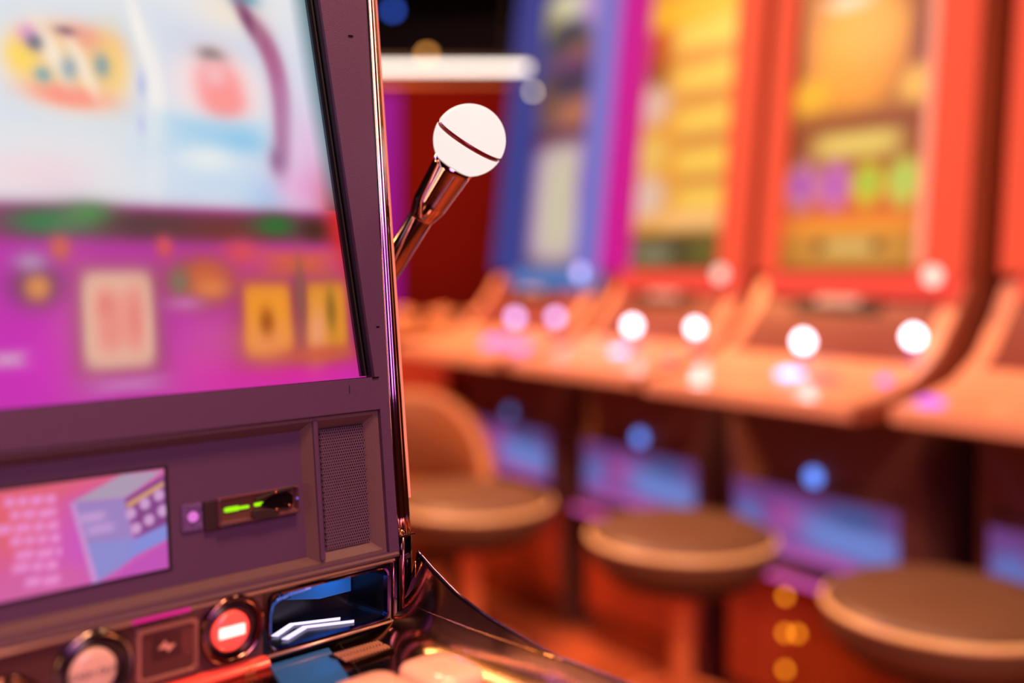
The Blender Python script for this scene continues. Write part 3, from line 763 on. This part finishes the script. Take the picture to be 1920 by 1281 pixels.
# right edge: chrome column, light strip, seam, lower column
def colprof(b):
    k = 1 - .42 * max(0, min(1, (b - .1) / .34))
    return [(x * k, c) for x, c in ((-.0136, -.012), (-.0136, -.0002), (-.0124, .0010), (-.0112, .0004), (-.0100, .0026), (-.0078, .0034), (-.0056, .0026), (-.0046, .0008), (-.0034, .0012), (-.0018, .0008), (-.0004, -.0012), (.0002, -.004), (.0004, -.012))]
lp = [[LF(a, b, c) for a, c in colprof(b)] for b in np.linspace(.0008, .62, 40)]
raw('chrome_column', *loop_strip(lp, True), CHROME, FG, smooth=True)
raw('red_light_strip', *tube([LF(.0018, b, -.0035) for b in np.linspace(.028, .62, 16)], .0017, 8), glow('coral_neon', (255, 128, 104), 1.05), FG, smooth=True)
raw('seam_ring', *slab([(-.0138, -.0006), (.0006, -.0006), (.0006, .0007), (-.0138, .0007)], -.008, .0034, LF), CHROME_WARM, FG, bevel=.0004)
lo = [(x, c) for x, c in ((-.0135, -.012), (-.0135, .0002), (-.0128, .0016), (-.0105, .0026), (-.0088, .0016), (-.0084, .0000), (-.0070, -.0004), (-.0012, -.0004), (.0008, -.0016), (.0012, -.012))]
raw('lower_column', *loop_strip([[VF(a, z, c) for a, c in lo] for z in np.linspace(-.072, -.001, 6)], True), mat('dark_chrome', (70, 56, 60), .08, metal=1), FG, smooth=True)
raw('pink_bead', *tube([VF(-.0106, z, .0024) for z in (-.0705, -.035, -.001)], .0012, 8), mat('pink_chrome', (235, 150, 180), .15, metal=1), FG, smooth=True)

# upright strip: ledge, chrome rail, buttons, bill mouth
raw('lower_ledge', *prism([(.012, OZ - .0170), (-.0030, OZ - .0150), (-.0036, OZ - .0125), (-.001, OZ - .0112), (.012, OZ - .0112)], LFT, -.0145), PLASTIC_LIT, FG, bevel=.0006)
raw('chrome_rail', *tube([VF(a, -.0172, .0012) for a in (LFT, -.3, -.0187)] , .0017, 10), mat('satin_rail', (205, 172, 150), .3, metal=.55), FG, smooth=True)
raw('end_rail', *tube([VF(-.0187, z, .0006) for z in (-.0172, -.04, -.0655)], .0007, 8), mat('pink_chrome', (235, 150, 180)), FG, smooth=True)
ls = box('rail_reflection', -.226, -.187, -.0180, -.0162, .0016, .0032, glow('pink_reflection', (248, 30, 150), 1.0), FG, VF)  # magenta reflection on the chrome rail, put in as a glowing strip
# button panel with a real opening for the bill mouth
MB0, MB1, MZ0, MZ1 = -.1266, -.0240, -.0628, -.0222
n_ = 6
outer = rrect(-.1310, -.0145, -.0705, -.0112, .0008, n_); mouth = rrect(MB0, MB1, MZ0, MZ1, .0065, n_)
raw('mouth_surround', *rings([(outer, -.006), (outer, -.0005), (mouth, -.0005), (mouth, -.0075)], VF), BLACK_GLOSS, FG, smooth=False)
box('button_panel', LFT, -.1312, -.0705, -.0112, -.008, -.0010, mat('umber_gloss', (88, 56, 56), .22, coat=.4), FG, VF)
mo = raw('bill_mouth', *rings([(rrect(MB0 - .0012, MB1 + .0012, MZ0 - .0012, MZ1 + .0012, .0075, n_), -.0004), (rrect(MB0 - .0008, MB1 + .0008, MZ0 - .0008, MZ1 + .0008, .007, n_), .0014), (rrect(MB0 + .0006, MB1 - .0006, MZ0 + .0006, MZ1 - .0006, .006, n_), .0010), (rrect(MB0 + .0010, MB1 - .0010, MZ0 + .0008, MZ1 - .0010, .006, n_), -.004)], VF), mat('violet_chrome', (150, 110, 150), .1, metal=1), FG, smooth=False)
BLUEP = mat('deep_blue_plastic', (30, 92, 150), .22, coat=.5)
raw('mouth_tray', *rings([(rrect(MB0 + .0010, MB1 - .0010, MZ0 + .0006, MZ1 - .0010, .006, n_), -.004), (rrect(MB0 + .002, MB1 - .006, MZ0 + .0010, MZ1 - .006, .006, n_), -.046), (rrect(MB0 + .05, MB1 - .04, -.045, -.040, .002, n_), -.0465)], VF), mat('navy_tray', (9, 11, 20), .28), mo, smooth=False)
raw('blue_back_plate', *slab([(-.096, -.040), (-.090, -.030), (-.034, -.0245), (-.0305, -.030), (-.0305, -.050), (-.060, -.050), (-.090, -.044)], -.0445, -.0425, VF), mat('blue_matt', (44, 128, 190), .6, emit=(14, 50, 90), strength=.3), mo)
raw('blue_edge_light', *tube([VF(a, z, .0006) for a, z in ((-.1262, -.050), (-.1262, -.036), (-.1235, -.029), (-.115, -.0250), (-.098, -.0232))], .0007, 8), glow('blue_edge', (60, 96, 190), .9), mo, smooth=True)
raw('white_edge_light', *tube([VF(a, z, -.004) for a, z in ((-.118, -.0285), (-.108, -.0262), (-.0905, -.0250))], .0009, 8), glow('lilac_edge', (150, 150, 245), 1.0), mo, smooth=True)
raw('sensor_block', *box8(-.094, -.088, -.042, -.034, -.044, -.038, VF), BLUEP, mo)
CHEV = glow('chevron_light', (222, 208, 255), 1.5)
def chevron(pts, w):
    vs = []
    for (a, t), ww in zip(pts, w):
        vs += [DF(a - ww[0], t - ww[1], -.0612), DF(a + ww[0], t + ww[1], -.0612)]
    n = len(vs); vs += [(x, y, z + .0006) for x, y, z in vs]
    fs = [(0, 1, 3, 2), (2, 3, 5, 4), (n, n + 2, n + 3, n + 1), (n + 2, n + 4, n + 5, n + 3), (0, 2, n + 2, n), (2, 4, n + 4, n + 2), (1, n + 1, n + 3, 3), (3, n + 3, n + 5, 5), (0, n, n + 1, 1), (4, 5, n + 5, n + 4)]
    return vs, fs
raw('chevron_light', *chevron([(-.1109, -.0211), (-.0892, -.0342), (-.0546, -.0201)], [(.0016, .0020), (.0005, .0026), (-.0014, .0020)]), CHEV, mo)
raw('chevron_light', *chevron([(-.1085, -.0103), (-.0845, -.0223), (-.0498, -.0079)], [(.0016, .0020), (.0005, .0026), (-.0014, .0020)]), CHEV, mo)
raw('mouth_rail', *tube([VF(a, z, .0016) for a, z in ((-.1285, -.0654), (-.06, -.0654), (-.0200, -.0652))], .0012, 8), mat('satin_rail', (205, 172, 150)), FG, smooth=True)
bl_ = bpy.data.lights.new('mouth_led', 'AREA'); bl_.energy = .010; bl_.color = (.12, .48, .95); bl_.size = .012
bo = bpy.data.objects.new('mouth_led', bl_); COL.objects.link(bo); bo.parent = mo
bo.location = VF(-.050, -.0275, -.022); bo.rotation_euler = (math.radians(70), 0, 0)

def round_button(name, a, z, r_out, r_cap, cap_m, ring_m, ca=0, cz=0):
    N = axis_frame(VF(a, z, 0), (0, -1, 0))
    g = raw(name, *lathe([(r_out, -.001), (r_out, .0030), (r_out - .0012, .0046), (r_out - .0030, .0046), (r_out - .0045, .0020), (r_out - .0056, -.0005)], 48, N, cap=False), ring_m, FG, smooth=True)
    raw('button_well', *lathe([(r_out - .0050, -.0004), (r_out - .0065, .0002), (r_cap + .0024, .0008), (r_cap + .0016, .0030), (r_cap + .0004, .0030), (r_cap + .0004, .0004)], 48, N, cap=False), mat('well_black', (46, 30, 32), .25, coat=.4), g, smooth=True)
    N2 = axis_frame(VF(a + ca, z + cz, 0), (0, -1, 0))
    raw('button_cap', *lathe([(r_cap, -.0006), (r_cap, .0042), (r_cap - .0008, .0054), (r_cap * .7, .0062), (.0005, .0064)], 48, N2), cap_m, g, smooth=True)
    return g, N2
REDCAP = mat('red_cap', (235, 80, 70), .25, emit=(250, 70, 62), strength=.95, coat=.5)
RINGM = mat('bronze_chrome', (130, 96, 92), .14, metal=1)
b1, n1 = round_button('round_button', -.1560, -.0388, .0240, .0138, REDCAP, RINGM, -.0022, 0)
raw('lit_bar', *slab(rrect(-.1680, -.1490, -.0418, -.0345, .0008, 3), .0064, .0070, VF), glow('white_bar', (255, 236, 224), 1.6), b1)
CAPW = mat('ivory_cap', (214, 178, 160), .35, coat=.4, emit=(120, 84, 76), strength=.6)
b2, n2 = round_button('round_button', -.2500, -.0410, .0252, .0148, CAPW, mat('pewter_chrome', (150, 140, 134), .16, metal=1), -.0016, -.001)
b3, n3 = round_button('round_button', -.3030, -.0560, .0245, .0140, mat('dark_cap', (60, 36, 38), .3), RINGM)
cu = bpy.data.curves.new('lettering', 'FONT'); cu.body = 'CASH OUT'; cu.size = .0060; cu.extrude = .0001; cu.align_x = 'CENTER'
to = bpy.data.objects.new('lettering', cu); COL.objects.link(to)
dg = bpy.context.evaluated_depsgraph_get(); tm = bpy.data.meshes.new_from_object(to.evaluated_get(dg)); bpy.data.objects.remove(to)
lt_ = link('lettering', tm, mat('ink', (34, 20, 20), .6), b2)
lt_.rotation_euler = (math.pi / 2, 0, 0); lt_.location = VF(-.2516, -.0436, .0066)
sq = raw('square_button', *rings([(rrect(-.2230, -.1810, -.0602, -.0240, .004, 4), -.0008), (rrect(-.2230, -.1810, -.0602, -.0240, .004, 4), .0022), (rrect(-.2205, -.1835, -.0578, -.0264, .003, 4), .0026), (rrect(-.2195, -.1845, -.0568, -.0274, .0026, 4), .0002)], VF), mat('bronze_frame', (168, 118, 108), .3, metal=.4), FG)
box('button_face', -.2196, -.1844, -.0569, -.0273, -.0009, .0008, mat('oxblood_face', (92, 54, 52), .3, coat=.3), sq, VF)
raw('face_mark', *slab([(-.2085, -.0395), (-.2035, -.0345), (-.2025, -.0375), (-.1965, -.0385), (-.2015, -.0430), (-.2030, -.0402)], .0008, .0013, VF), mat('peach_mark', (214, 160, 140), .4), sq)
raw('face_plate', *slab(rrect(-.2125, -.1925, -.0465, -.0305, .002, 3), .0006, .0010, VF), mat('plum_plate', (72, 40, 42), .3), sq)
# red lit lip below the buttons with its coiled spring bits
lip = raw('red_lip', *prism([(.002, OZ - .0715), (-.006, OZ - .0712), (-.0075, OZ - .0690), (-.0045, OZ - .0655), (.002, OZ - .0640)], LFT, -.1290), mat('red_translucent', (222, 80, 62), .2, coat=.6, emit=(200, 52, 44), strength=.4), FG, bevel=.0005)
for cx in (-.1505, -.1460, -.2000, -.2045):
    raw('gold_coil', *tube([(cx + .0005 * k + .0006 * math.cos(k * 1.57), -.0075 - .0012 * abs(math.sin(k * 1.57)), OZ - .0680 + .0028 * math.sin(k * 1.57)) for k in range(10)], .00035, 6), mat('gold', (240, 190, 120), .2, metal=1), lip, smooth=True)

# ---- deck with raised right rim
rimz = lambda t: float(np.interp(t, [-.01, 0, .02, .05, .09, .13, .16, .23, .32], [-.012, -.017, -.0265, -.0385, -.0470, -.0520, -.0548, -.0530, -.0530]))
AS = list(np.linspace(LFT, -.07, 12)) + list(np.linspace(-.062, .0065, 24))
TS = np.linspace(-.002, .30, 44)
def dz(a, t):
    u = max(0, min(1, (a + .050) / .0565)); k = .30 * u ** 2 + .70 * u ** (3 + 14 * max(0, .10 - t))
    return -.0715 + k * (rimz(t) + .0715)
vs = [DF(a, t, dz(a, t)) for t in TS for a in AS]; n = len(AS)
fs = [(j * n + i, j * n + i + 1, (j + 1) * n + i + 1, (j + 1) * n + i) for j in range(len(TS) - 1) for i in range(n - 1)]
raw('deck', vs, fs, CHROME_WARM, FG, smooth=True)
sk = [(t, rimz(t)) for t in TS] ; sk2 = [(t, -.13 + .02 * (t / .3)) for t in TS]
vs = [DF(.0068, t, z) for t, z in sk] + [DF(.0068, t, z) for t, z in sk2] + [DF(.0055, t, z) for t, z in sk] + [DF(.0055, t, z) for t, z in sk2]
m_ = len(sk); fs = []
for i in range(m_ - 1):
    fs += [(i, i + 1, m_ + i + 1, m_ + i), (2 * m_ + i, 3 * m_ + i, 3 * m_ + i + 1, 2 * m_ + i + 1), (i, 2 * m_ + i, 2 * m_ + i + 1, i + 1)]
raw('deck_side', vs, fs, mat('dark_chrome', (70, 56, 60)), FG, smooth=True)
raw('deck_rim', *tube([DF(.0070, t, rimz(t)) for t in TS], .0011, 8), mat('violet_rim', (170, 150, 190), .08, metal=1), FG, smooth=True)
raw('web_crease', *tube([DF(a, t, dz(a, t) + .0004) for a, t in ((-.0085, .004), (-.006, .04), (-.003, .08), (.001, .12), (.0055, .165))], .0005, 6), mat('gold', (240, 190, 120)), FG, smooth=True)
raw('foot_seam', *tube([VF(a, z, .003) for a, z in ((-.0085, -.0705), (-.006, -.0690), (-.001, -.0680), (.001, -.066), (.0012, -.030), (.0010, -.022))], .0005, 6), mat('gold', (240, 190, 120)), FG, smooth=True)
raw('deck_front', *prism([(-.300, OZ - .0715), (-.306, OZ - .078), (-.300, OZ - .125), (.02, OZ - .135), (.02, OZ - .10), (-.29, OZ - .085)], LFT, .006), mat('dark_chrome', (70, 56, 60)), FG, bevel=.002)
raw('blue_deck_panel', *slab([(-.1285, .004), (-.080, .004), (-.099, .062), (-.146, .062)], -.0713, -.0702, DF), mat('blue_panel', (44, 98, 150), .3, coat=.5, emit=(26, 70, 120), strength=.35), FG)
rp = raw('ribbed_plate', *slab([(-.090, .020), (-.047, .018), (-.045, .040), (-.084, .043)], -.0712, -.0686, DF), mat('copper_dark', (96, 70, 60), .25, metal=1), FG, bevel=.0006)
for row in range(2):
    for k in range(14):
        a0 = -.087 + k * .0028
        raw('rib', *box8(a0, a0 + .0016, .0225 + row * .0095, .0295 + row * .0095, -.0687, -.0675, DF), mat('tan_rib', (214, 160, 118), .35, metal=.2), rp)
raw('panel_seam', *tube([DF(-.070, .004, -.0705), (DF(-.094, .075, -.0705))], .0007, 6), BLACK, FG)
rd = raw('round_deck_button', *lathe([(.021, -.0716), (.021, -.0690), (.0185, -.0675), (.016, -.0700), (.0155, -.0712)], 40, lambda x, y, z: DF(-.152 + x, .070 + y, z), cap=False), RINGM, FG, smooth=True)
raw('button_cap', *lathe([(.0135, -.0714), (.0135, -.0665), (.011, -.0650), (.0005, -.0646)], 32, lambda x, y, z: DF(-.152 + x, .070 + y, z)), REDCAP, rd, smooth=True)
PEACHCAP = mat('peach_cap', (250, 190, 160), .15, coat=.9, emit=(255, 150, 110), strength=.42)
PEACHBASE = mat('coral_base', (236, 110, 90), .15, coat=.8, emit=(220, 70, 60), strength=.35)
for (a, t, w, l) in ((-.0655, .122, .045, .054), (-.1165, .122, .048, .054)):
    bb = raw('deck_button', *rings([(rrect(a - w / 2 - .002, a + w / 2 + .002, t - l / 2 - .002, t + l / 2 + .002, .014, 8), -.0714), (rrect(a - w / 2 - .002, a + w / 2 + .002, t - l / 2 - .002, t + l / 2 + .002, .014, 8), -.0655), (rrect(a - w / 2, a + w / 2, t - l / 2, t + l / 2, .013, 8), -.0635)], DF, True), PEACHBASE, FG, smooth=True)
    raw('button_cap', *rings([(rrect(a - w / 2 + .001, a + w / 2 - .001, t - l / 2 + .001, t + l / 2 - .001, .012, 8), -.0640), (rrect(a - w / 2 + .001, a + w / 2 - .001, t - l / 2 + .001, t + l / 2 - .001, .012, 8), -.0560), (rrect(a - w / 2 + .003, a + w / 2 - .003, t - l / 2 + .003, t + l / 2 - .003, .011, 8), -.0530), (rrect(a - w / 2 + .008, a + w / 2 - .008, t - l / 2 + .008, t + l / 2 - .008, .008, 8), -.0515), (rrect(a - .004, a + .004, t - .004, t + .004, .003, 8), -.0510)], DF, True), PEACHCAP, bb, smooth=True)
    raw('cap_line', *tube([DF(a + w / 2 - .002, t - l / 2 + .012, -.0565), DF(a + w / 2 + .0006, t, -.0585), DF(a + w / 2 - .002, t + l / 2 - .012, -.0600)], .0006, 6), mat('violet_chrome', (150, 110, 150)), bb, smooth=True)
# the pull lever
P0 = Vector((.010, .107, OZ + .1565)); P1 = Vector((.0597, .0, OZ + .3209))
ax = (P1 - P0).normalized(); ln = (P1 - P0).length
lv = raw('lever', *lathe([(.020, -.012), (.020, .004), (.0125, .012), (.0108, .03), (.0108, ln - .072), (.0095, ln - .070)], 40, axis_frame(P0, ax)), CHROME, FG, smooth=True)
raw('lever_sleeve', *lathe([(.0108, ln - .080), (.0118, ln - .077), (.0150, ln - .066), (.0152, ln - .062), (.0176, ln - .030), (.0182, ln - .024), (.0150, ln - .024)], 40, axis_frame(P0, ax)), CHROME, lv, smooth=True)
def ballprof(r, z0, z1, n=18):
    return [(math.sqrt(max(1e-10, r * r - z * z)) if abs(z) < r else 1e-5, ln + z) for z in [r * math.sin(math.asin(z0 / r) + (math.asin(z1 / r) - math.asin(z0 / r)) * i / n) for i in range(n + 1)]]
R_ = .0306
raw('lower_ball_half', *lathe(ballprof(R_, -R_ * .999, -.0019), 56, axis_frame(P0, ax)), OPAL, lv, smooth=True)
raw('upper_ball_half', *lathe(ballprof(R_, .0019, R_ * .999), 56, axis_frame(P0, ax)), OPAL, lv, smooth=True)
raw('ball_ring', *lathe([(.0290, ln - .0020), (R_ - .0007, ln - .0019), (R_ - .0007, ln + .0019), (.0290, ln + .0020)], 56, axis_frame(P0, ax)), mat('red_ring', (130, 16, 16), .25, metal=.3), lv, smooth=True)
raw('lever_boss', *lathe([(.034, -.020), (.034, -.006), (.028, .0), (.010, .0)], 40, axis_frame(P0 + Vector((-.003, 0, 0)), (1, 0, 0))), mat('dark_chrome', (70, 56, 60)), FG, smooth=True)
